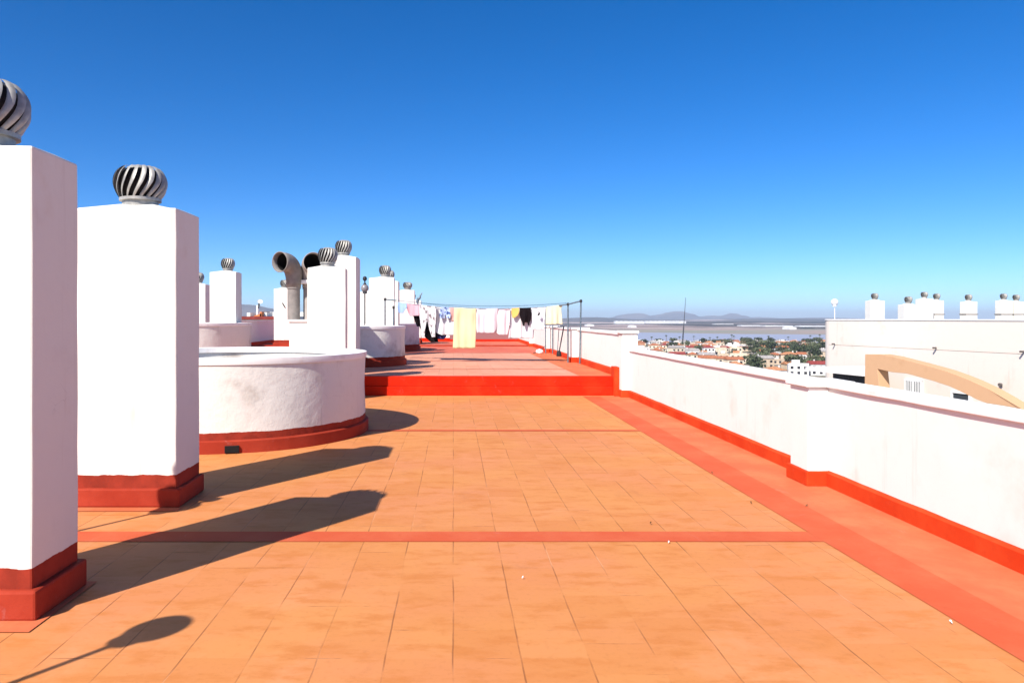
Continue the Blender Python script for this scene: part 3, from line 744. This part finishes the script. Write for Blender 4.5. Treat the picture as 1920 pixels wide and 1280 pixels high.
lamp((1565 - VX) * 34.4 / F, 34.4, .5, 1.90, .155, 'opal', 'white globe lamp on a white post at the left end of the peach block roof', fin=False, pm='whitemetal')

# ------------------------------------------------------------------ far land
t = NT('dry_land'); p = t.pos()
t.b.inputs['Roughness'].default_value = .95; t.b.inputs['Specular IOR Level'].default_value = .05
sp = t.new('ShaderNodeSeparateXYZ'); t.l.new(p, sp.inputs[0])
a = t.noise(p, .0010, 6, .62, stretch=(.5, 1, 1)); b_ = t.noise(p, .0005, 5, .6, stretch=(.25, 1, 1), dist=.6); c_ = t.noise(p, .02, 4)
veg = (.040, .048, .045); earth = (.27, .195, .175); pale = (.50, .39, .35); salt = (.36, .255, .225); town = (.34, .29, .24)
k = t.mix(t.ramp(a, .46, .54), veg, earth)
k = t.mix(t.ramp(b_, .56, .62), k, pale)
k = t.mix(t.math('MULTIPLY', t.ramp(c_, .45, .6), .35), k, veg)
flat = t.mix(t.ramp(t.noise(p, .006, 3, stretch=(.3, 1, 1)), .4, .6), salt, (.24, .24, .19))
k = t.mix(t.math('LESS_THAN', sp.outputs[1], 2250), k, flat)
tn = t.mix(t.ramp(t.noise(p, .05, 4), .45, .55), town, (.10, .10, .06))
k = t.mix(t.math('LESS_THAN', sp.outputs[1], 1000), k, tn)
t.col(k)
LAND = t.m
m = MB()
xs = [-19900, -14000, -6000, -2500, -1000, -300, 0, 300, 1000, 2500, 6000, 14000, 19900]; ys = [-300, 0, 100, 300, 537, 900, 1300, 2500, 5000, 9000, 14000, 18900]
gv = [[m.bm.verts.new((x, y, ZG)) for x in xs] for y in ys]
for i in range(len(ys) - 1):
    for j in range(len(xs) - 1): m.bm.faces.new((gv[i][j], gv[i][j + 1], gv[i + 1][j + 1], gv[i + 1][j]))
tag(m.build('ground', LAND, normals=False), kind='structure')
# lagoon
t = NT('lagoon_water'); t.b.inputs['Roughness'].default_value = .45; t.col((.33, .335, .39)); t.b.inputs['Specular IOR Level'].default_value = .25
t.bump(t.noise(t.pos(), .05, 4, stretch=(1, 3, 1)), .25, 1.0)
def shore(x): return 537 * K + 12 * math.sin(x * .013) + 7 * math.sin(x * .045)
def far_shore(x): return 985 * K - .62 * (x - 270) + 40 * math.sin(x * .007) + 18 * math.sin(x * .03)
m = MB(); pts = [(x, shore(x)) for x in range(20, 1300, 12)] + [(x, max(far_shore(x), shore(x) + 110)) for x in range(1290, 10, -12)]
m.bm.faces.new([m.bm.verts.new((x, y, ZG + .12)) for x, y in pts])
tag(m.build('lagoon_water', t.m, normals=False), kind='structure')
# ridges
def ridge(name, xa, xb, yc, dep, prof, seed, mat, nx=120, ny=16, rough=.25):
    xa, xb, yc, dep = xa * K, xb * K, yc * K, dep * K
    m = MB(); g = []
    for j in range(ny + 1):
        v = j / ny; row = []
        for i in range(nx + 1):
            u = i / nx; x = xa + (xb - xa) * u; y = yc + dep * (v - .5)
            edge = min(1, u * 12, (1 - u) * 12); edge = edge * edge * (3 - 2 * edge)
            h = K * prof(x / K) * math.sin(math.pi * v) ** 1.2 * edge
            h *= 1 + rough * noise.fractal(Vector((x / dep * 3, y / dep * 4, seed)), 1, 2, 5)
            row.append(m.bm.verts.new((x, y, ZG - 1.0 + max(0, h))))
        g.append(row)
    for a, b in zip(g, g[1:]):
        for i in range(nx): m.bm.faces.new((a[i], a[i + 1], b[i + 1], b[i]))
    return tag(m.build(name, mat, smooth=True, normals=False), kind='structure')
def hillmat(name, c1, c2, sc, c3=None, st=(1, 1, 1)):
    t = NT(name); p = t.pos(); t.b.inputs['Roughness'].default_value = 1; t.b.inputs['Specular IOR Level'].default_value = 0
    k = t.mix(t.ramp(t.noise(p, sc, 6, .65, stretch=st), .42, .58), c1, c2)
    if c3: k = t.mix(t.ramp(t.noise(p, sc * .6, 5, .6, stretch=st), .55, .63), k, c3)
    t.col(k); return t.m
HV = hillmat('scrub_ridge', (.035, .042, .042), (.17, .13, .12), .004, (.44, .35, .32), (.5, 1, 3))
HD = hillmat('dark_scrub', (.030, .036, .040), (.10, .085, .08), .003, (.36, .28, .26), (.5, 1, 3))
HM = hillmat('mountain_rock', (.05, .05, .06), (.13, .11, .11), .0012)
def bumps(lst, base=0):
    return lambda x: base + sum(h * math.exp(-((x - c) / w) ** 2) for c, w, h in lst)
def at(px, Y): return (px - VX) * Y / F
ridge('hills', -400, 1100, 1330, 120, bumps([(150, 200, 1.2), (600, 250, 1.6)], 1.0), 1, HV)
ridge('hills', -700, 1700, 1850, 260, bumps([(at(1180, 1850), 120, 1.5), (at(1420, 1850), 260, 1.5)], 1.8), 2, HD)
ridge('hills', -1200, 2600, 2800, 500, bumps([(at(1250, 2800), 300, 2), (at(1480, 2800), 300, 3)], 4), 3, HV)
ridge('hills', -2400, 4600, 4600, 900, bumps([(at(1090, 4600), 180, 12), (at(1130, 4600), 130, 5), (at(1500, 4600), 500, 6)], 11), 4, HD)
Ym = 8600
ridge('mountains', at(1000, Ym), at(1640, Ym), Ym, 1500, bumps([(at(1194, Ym), 110, 58), (at(1165, Ym), 110, 34), (at(1262, Ym), 170, 66), (at(1280, Ym), 60, 16), (at(1240, Ym), 100, 22), (at(1330, Ym), 180, 34), (at(1370, Ym), 60, 52), (at(1420, Ym), 180, 14), (at(1530, Ym), 300, 10), (at(1100, Ym), 200, 16)], 16), 5, HM, nx=260, rough=.45)
Yh = 4300
ridge('hills', at(-300, Yh), at(1010, Yh), Yh, 900, bumps([(at(440, Yh), 230, 68), (at(330, Yh), 300, 70), (at(505, Yh), 120, 22), (at(100, Yh), 500, 60), (at(600, Yh), 200, 20)], 14), 6, HM, nx=200, rough=.2)

# greenhouses and sheds on the far side: long low pale blocks
ghm = simple('greenhouse_plastic', (.80, .78, .76), (.68, .66, .64), .02, rough=.6)
for i, (xa, xb, Y, h, lab) in enumerate([
        (1152, 1206, 2500, 6, 'long white greenhouse strip left of the two mountain humps'),
        (1208, 1284, 2600, 6, 'long white greenhouse strip under the bigger mountain hump, left of the mast'),
        (1338, 1372, 2100, 2, 'short pale greenhouse strip under the sharp little peak'),
        (1386, 1428, 1700, 1.5, 'pale greenhouse strip halfway between the mast and the peach block'),
        (1430, 1482, 1650, 1.5, 'bright thin greenhouse strip right of the halfway one'),
        (1495, 1548, 1600, 1.5, 'pale greenhouse strip touching the peach block'),
        (1474, 1486, 1210, 5, 'small white shed on the far shore below the greenhouse strips'),
        (1098, 1112, 1700, 6, 'small white shed just right of the drying frame'),
        (1180, 1190, 1420, 6, 'small pale shed on the far shore above the corner pillar')]):
    Y0 = Y; Y = Y * K; X0, X1 = at(xa, Y), at(xb, Y)
    g = thing('greenhouse' if i < 6 else 'shed', ((X0 + X1) / 2, Y, ZG), lab, 'greenhouse' if i < 6 else 'shed', 'greenhouses across the lagoon' if i < 6 else 'sheds across the lagoon')
    w = (X1 - X0) / 2; base = {2500: 11, 2600: 11}.get(Y0, 3)
    MB().box(-w, w, -25, 25, 0, base + h * .6).build('wall', ghm, g)
    m = MB(); n = max(1, int(w / 14))
    for k in range(n):
        a, b2 = -w + 2 * w * k / n, -w + 2 * w * (k + 1) / n
        m.prism([(a, -25, base + h * .6), ((a + b2) / 2, -25, base + h), (b2, -25, base + h * .6)], (0, 50, 0))
    m.build('roof', ghm, g)

# ------------------------------------------------------------------ the town
wallc = [simple('house_wall_' + n, c, tuple(q * .8 for q in c), .5, rough=.9) for n, c in (('white', (.78, .75, .70)), ('cream', (.72, .60, .44)), ('sand', (.62, .48, .34)))]
roofc = [simple('roof_' + n, c, tuple(q * .65 for q in c), .8, rough=.9) for n, c in (('terracotta', (.42, .15, .07)), ('orange', (.52, .23, .11)), ('grey', (.40, .36, .33)), ('dark_red', (.30, .05, .04)))]
WN = ['white', 'cream', 'sandy']; RN = ['terracotta', 'pale orange', 'grey', 'dark red']
win = simple('far_window', (.03, .03, .035), rough=.3)
def capline(x): return VY + .1586 * (x - VX)
houses = []
RR = random.Random(21)
def house(X, Y, w, d, h, wc, rc_, kind, rz):
    t = thing('house', (X, Y, ZG), None, 'house', 'houses of the low town by the lagoon', rz)
    m = MB().box(-w / 2, w / 2, -d / 2, d / 2, 0, h)
    if kind == 'flat': m.box(-w / 2 + .0, w / 2, -d / 2 - .1, -d / 2 + .15, h + .001, h + .8)
    m.build('wall', wallc[wc], t)
    m = MB()
    if kind == 'hip':
        e = .5; z = h + .01; q = [(-w / 2 - e, -d / 2 - e, z), (w / 2 + e, -d / 2 - e, z), (w / 2 + e, d / 2 + e, z), (-w / 2 - e, d / 2 + e, z)]
        k = max(.1, w / 2 - d / 2); top = [(-k, 0, z + 1.9), (k, 0, z + 1.9)]
        V = [m.bm.verts.new(p) for p in q + top]
        for f in ((0, 1, 5, 4), (1, 2, 5), (2, 3, 4, 5), (3, 0, 4), (3, 2, 1, 0)): m.bm.faces.new([V[i] for i in f])
        rf = m.build('roof', roofc[rc_], t)
        MB().box(w * .2, w * .2 + .7, -.4, .3, h + .8, h + 2.6).build('chimney', wallc[0], rf)
    elif kind == 'gable':
        e = .4
        m.prism([(-w / 2 - e, -d / 2 - e, h + .01), (-w / 2 - e, 0, h + 1.8), (-w / 2 - e, d / 2 + e, h + .01)], (w + 2 * e, 0, 0))
        rf = m.build('roof', roofc[rc_], t)
        MB().box(-w * .25, -w * .25 + .7, .2, .9, h + .6, h + 2.5).build('chimney', wallc[0], rf)
    else:
        m.box(-w * .3, w * .1, 0, d * .3, h + .01, h + 2.3)
        m.build('roof', roofc[RR.choice((0, 1))] if RR.random() < .3 else wallc[0], t)
    n = 2 if w < 9 else 3
    for fl in range(max(1, int(h / 3))):
        for k in range(n):
            x = -w / 2 + w * (k + .5) / n; z = fl * 2.9 + .9
            MB().box(x - .75, x + .75, -d / 2 - .04, -d / 2 + .1, z, z + 1.5).build('window', win, t)
    MB().box(w * .5 + .0, w * .5 + .06, -.9, .9, .2, 2.3).build('door', win, t)
    return t
trees_spots = []
rows = [d * K for d in (232, 262, 293, 327, 363, 402, 443, 485, 516)]
for ri, D in enumerate(rows):
    X = at(1196, D) + RR.uniform(0, 6)
    row = []
    while X < at(1552, D):
        px_ = VX + X * F / D
        w = RR.uniform(8, 13); h = RR.choice((3.2, 3.4, 6, 6.2)) if D < 700 else 3.2; h += RR.uniform(-.2, .5)
        Y = D + RR.uniform(-9, 9)
        green = px_ > 1398 and D > 440
        top = VY + (EH - ZG - h - 1.5) * F / Y
        if RR.random() < (.24 if green else .08):
            trees_spots.append((X, Y - 2, ri)); X += RR.uniform(8, 12); continue
        if top < capline(px_) - 1.0:
            wc = RR.choice((0, 0, 1, 1, 2)); rc_ = RR.choice((0, 0, 1, 1, 2, 3)); kd = RR.choice(('hip', 'hip', 'gable', 'flat'))
            o = house(X, Y, w, RR.uniform(7, 9), h, wc, rc_, kd, RR.uniform(-.35, .2))
            row.append((px_, o, wc, rc_, kd, h))
        X += w + RR.uniform(1, 4)
    houses.append(row)
ORD = ['first', 'second', 'third', 'fourth', 'fifth', 'sixth', 'seventh', 'eighth', 'ninth', 'tenth', 'eleventh', 'twelfth', 'thirteenth', 'fourteenth', 'fifteenth', 'sixteenth']
ROWN = ['nearest', 'second nearest', 'third nearest', 'fourth nearest', 'middle', 'fourth farthest', 'third farthest', 'second farthest', 'farthest']
for ri, row in enumerate(houses):
    row.sort(key=lambda q: q[0])
    for i, (px_, o, wc, rc_, kd, h) in enumerate(row):
        o['label'] = f"{WN[wc]} {'two storey' if h > 5 else 'low'} house, {ORD[i]} from left in the town's {ROWN[ri]} row"

# trees
def leafmat(name, c, d):
    t = NT(name); o = t.pos(); t.b.inputs['Roughness'].default_value = .8; t.b.inputs['Specular IOR Level'].default_value = .15
    t.col(t.mix(t.ramp(t.noise(o, .9, 3), .4, .6), c, d)); return t.m
LF = [leafmat('olive_leaves', (.075, .09, .042), (.12, .13, .07)), leafmat('dark_leaves', (.035, .050, .026), (.065, .08, .04)), leafmat('palm_leaves', (.045, .06, .025), (.09, .10, .045))]
bark = simple('bark', (.13, .09, .06), (.2, .15, .1), 3)
def crown_mesh(seed, n=420, sx=1, sz=.8, mat=0):
    rr = random.Random(seed); m = MB()
    cl = [(Vector((rr.gauss(0, .42), rr.gauss(0, .42), rr.uniform(-.35, .55))), rr.uniform(.3, .5)) for _ in range(11)]
    for k in range(n):
        c, r = rr.choice(cl); d = Vector((rr.gauss(0, 1), rr.gauss(0, 1), rr.gauss(0, 1))).normalized() * r * rr.uniform(.7, 1.08)
        p = c + d; p = Vector((p.x * sx, p.y * sx, p.z * sz + .5))
        s = rr.uniform(.06, .13); a = Vector((rr.gauss(0, 1), rr.gauss(0, 1), rr.gauss(0, 1))).normalized(); b = a.cross(d).normalized()
        m.quad(p - a * s - b * s * .6, p + a * s - b * s * .6, p + a * s + b * s * .6, p - a * s + b * s * .6)
    me = bpy.data.meshes.new('crown'); m.bm.to_mesh(me); m.bm.free(); me.materials.append(LF[mat]); return me
CR = [crown_mesh(1), crown_mesh(2, mat=1), crown_mesh(3, sx=.85, sz=1.0, mat=1), crown_mesh(4, mat=0, n=520)]
def mesh_of(mb, name, mat):
    me = bpy.data.meshes.new(name); mb.bm.to_mesh(me); mb.bm.free(); me.materials.append(mat); return me
m = MB(); m.tube([(0, 0, 0), (.05, 0, .5), (.02, .03, 1)], [.09, .06, .03], 7); m.tube([(.04, 0, .5), (.35, .1, 1.0)], [.04, .015], 6); m.tube([(.04, 0, .45), (-.3, -.1, .95)], [.04, .015], 6)
TR = mesh_of(m, 'trunk', bark)
m = MB()
rr = random.Random(5)
for k in range(26):
    a = 2 * math.pi * k / 26 + rr.uniform(-.1, .1); el = rr.uniform(-.2, 1.1); L_ = rr.uniform(.85, 1.1)
    prev = None
    for j in range(7):
        t_ = j / 6; r_ = L_ * (t_ * math.cos(el) * 1.0 + .0); z = L_ * (t_ * math.sin(el) - .62 * t_ * t_)
        d = Vector((math.cos(a), math.sin(a), 0)); s = Vector((-math.sin(a), math.cos(a), 0)); w = .13 * math.sin(math.pi * min(1, t_ * .9 + .1))
        row = [m.bm.verts.new(d * r_ + s * w + Vector((0, 0, z - w * .5))), m.bm.verts.new(d * r_ + Vector((0, 0, z))), m.bm.verts.new(d * r_ - s * w + Vector((0, 0, z - w * .5)))]
        if prev:
            m.bm.faces.new((prev[0], prev[1], row[1], row[0])); m.bm.faces.new((prev[1], prev[2], row[2], row[1]))
        prev = row
PC = mesh_of(m, 'fronds', LF[2])
m = MB(); m.tube([(0, 0, 0), (.02, 0, .4), (0, .02, 1)], [.035, .026, .024], 7); PT = mesh_of(m, 'trunk', bark)
TL = []
def tree(X, Y, h, w, ci, row):
    px_ = VX + X * F / Y
    if VY + (EH - ZG - h) * F / Y > capline(px_) - 1 or not (1188 < px_ < 1560): return
    t = thing('tree', (X, Y, ZG), None, 'tree', 'trees of the low town by the lagoon', RR.uniform(0, 6))
    part('trunk', TR, t, sc=(h * .28, h * .28, h * .6)); part('crown', CR[ci], t, (0, 0, h * .36), sc=(w, w, h * .60))
    TL.append((px_, Y, t, 'bushy', ci, h))
def palm(X, Y, h, row):
    px_ = VX + X * F / Y
    if VY + (EH - ZG - h) * F / Y > capline(px_) - 1 or not (1188 < px_ < 1560): return
    t = thing('palm_tree', (X, Y, ZG), None, 'palm tree', 'palms of the low town by the lagoon', RR.uniform(0, 6))
    part('trunk', PT, t, sc=(h, h, h)); part('crown', PC, t, (0, 0, h), sc=(2.3, 2.3, 2.1))
    TL.append((px_, Y, t, 'palm', 0, h))
for (X, Y, ri) in trees_spots: tree(X, Y, RR.uniform(6.5, 9), RR.uniform(4.5, 6.5), RR.choice((0, 1, 2, 3)), ri)
for x, Y, h in ((1222, 520, 9), (1236, 524, 9), (1238, 505, 7), (1249, 520, 11), (1258, 512, 8), (1274, 522, 9), (1301, 520, 10), (1331, 524, 8), (1345, 520, 9), (1372, 515, 12), (1376, 500, 11), (1398, 522, 12), (1425, 518, 12), (1441, 520, 10), (1455, 523, 8), (1478, 520, 9), (1512, 518, 10), (1519, 515, 11), (1537, 520, 12)):
    Y *= K
    if (int(x) % 3): palm(at(x, Y), Y, h * .95, 9)
    else: tree(at(x, Y), Y, h * .7, 6, 1, 9)
for x, Y, h, w in ((1262, 430, 7, 5), (1290, 415, 8, 2.4), (1318, 500, 6, 6), (1342, 512, 5.5, 7), (1420, 330, 9, 6), (1434, 300, 9, 6), (1447, 350, 9, 6), (1440, 270, 8, 5.5), (1453, 400, 8, 7), (1430, 420, 8, 7), (1468, 345, 8, 4), (1475, 395, 8, 6), (1498, 360, 9, 6), (1507, 330, 9, 5.5), (1520, 350, 9.5, 6.5), (1530, 300, 9, 5), (1540, 380, 9, 6), (1490, 270, 7, 5), (1502, 255, 7, 5), (1514, 246, 7.5, 5), (1526, 240, 7.5, 4.5), (1546, 262, 6, 3), (1375, 300, 7, 3.5), (1410, 262, 6.5, 4), (1365, 455, 8, 5), (1398, 470, 8, 6), (1208, 500, 5, 7), (1310, 380, 6, 4)):
    Y *= K; tree(at(x, Y), Y, h * 1.15, w * 1.15, RR.choice((0, 1, 2, 3)), 4)
SIZ = ['olive green', 'dark green', 'dark upright', 'broad olive']
bands = [(0, 262, 'nearest band of trees'), (262, 300, 'second band of trees'), (300, 335, 'third band of trees'), (335, 372, 'middle band of trees'), (372, 425, 'fifth band of trees'), (425, 478, 'band of trees before the shore'), (478, 900, 'line along the lagoon shore')]
for a, b, nm in bands:
    q = sorted([e for e in TL if a * K <= e[1] < b * K], key=lambda e: e[0])
    for i, e in enumerate(q):
        on = ORD[i] if i < 16 else ORD[min(15, len(q) - 1 - i)]
        side = 'left' if i < 16 else 'right'
        e[2]['label'] = f"{SIZ[e[4]] if e[3] == 'bushy' else 'slim'} {'tree' if e[3] == 'bushy' else 'palm'}, {on} from the {side} in the {nm}"
# tall mast
ms = thing('mast', (at(1283, 816), 816, ZG), 'tall thin dark mast rising above the lagoon and the horizon', 'mast')
m = MB(); m.tube([(-2.2, 0, 0), (-.6, 0, 23)], [.75, .65], 8).build('lower_pole', M['galv_dark'], ms)
m = MB(); m.tube([(-.6, 0, 23), (1.6, 0, 54.5)], [.45, .22], 8).build('upper_pole', M['galv_dark'], ms)
for k in range(7):
    z = 3 + k * 2.9; MB().tube([(-2.2 + z * .07 - 1.2, 0, z), (-2.2 + z * .07 + 1.2, 0, z)], .12, 5).build('rung', M['galv_dark'], ms)

# ------------------------------------------------------------------ roofs seen past the left parapet
lb = thing('apartment_building', (-24, 92, ZG), 'distant apartment roof with an orange stair tower and white boxes, left of the gooseneck pipes', 'building')
def lp(x, y, Y=88): v = pt(x, y, Y); return v
Yb = 88; L = -Vector(lb.location)
MB().box(at(440, Yb), at(560, Yb), Yb, Yb + 14, ZG, lp(0, 593).z).build('wall', M['neigh'], lb, loc=L)
MB().box(at(452, Yb), at(556, Yb), Yb - .3, Yb - .004, lp(0, 599).z, lp(0, 593).z).build('red_fascia', roofc[3], lb, loc=L)
MB().box(at(462, Yb), at(556, Yb), Yb + 6, Yb + 6.4, lp(0, 593).z, lp(0, 589).z + .3).build('roof_wall', M['plaster'], lb, loc=L)
m = MB(); m.prism([lp(490, 594.5, Yb + 1), lp(490, 587.5, Yb + 1), lp(476, 592, Yb + 1), lp(476, 594.5, Yb + 1)][::-1], (0, 4, 0)); m.box(at(487, Yb + 1), at(490.5, Yb + 1), Yb + 1, Yb + 5, lp(0, 594).z, lp(0, 584).z)
m.build('stair_tower', simple('orange_render', (.60, .18, .06), (.5, .15, .05), .6), lb, loc=L)
for a, b, c in ((463, 469, 586), (491, 500, 585)):
    MB().box(at(a, Yb + 2), at(b, Yb + 2), Yb + 2, Yb + 5, lp(0, 594).z, lp(0, c).z).build('roof_box', M['plaster'], lb, loc=L)
MB().tube([lp(482.5, 590, Yb + 3), lp(483, 572, Yb + 3)], .14, 8).build('mast', M['whitemetal'], lb, loc=L)
ds = MB(); ds.lathe([(0, 0), (.14, .02), (.26, .06), (.32, .10)], 18); o = ds.build('satellite_dish', M['whitemetal'], lb, smooth=True); o.location = lp(487, 566, Yb + 3) + L; o.rotation_euler = (math.radians(55), 0, math.radians(25))
MB().tube([lp(484, 578, Yb + 3), lp(486, 568, Yb + 3)], .12, 8).build('dish_arm', M['galv_dark'], lb, loc=L)
lc = thing('apartment_building', (-34, 110, ZG), 'distant pale block glimpsed between the second big chimney and the slim one beside it', 'building')
L = -Vector(lc.location)
MB().box(at(300, 108), at(400, 108), 108, 120, ZG, pt(0, 584, 108).z).build('wall', M['plaster'], lc, loc=L)
MB().box(at(300, 108), at(400, 108), 107.7, 107.996, pt(0, 596, 108).z, pt(0, 592, 108).z).build('red_fascia', roofc[3], lc, loc=L)

# ------------------------------------------------------------------ air
HZ = bpy.data.materials.new('air'); HZ.use_nodes = True; ht = HZ.node_tree
for n in list(ht.nodes):
    if n.type == 'BSDF_PRINCIPLED': ht.nodes.remove(n)
vv = ht.nodes.new('ShaderNodeVolumePrincipled'); vv.inputs['Color'].default_value = (.72, .81, .95, 1); vv.inputs['Density'].default_value = HAZE
vv.inputs['Anisotropy'].default_value = 0.0
ht.links.new(vv.outputs[0], [n for n in ht.nodes if n.type == 'OUTPUT_MATERIAL'][0].inputs['Volume'])
m = MB().box(-20000, 20000, -500, 19000, ZG - 3, 170)
tag(m.build('haze', HZ), kind='stuff')
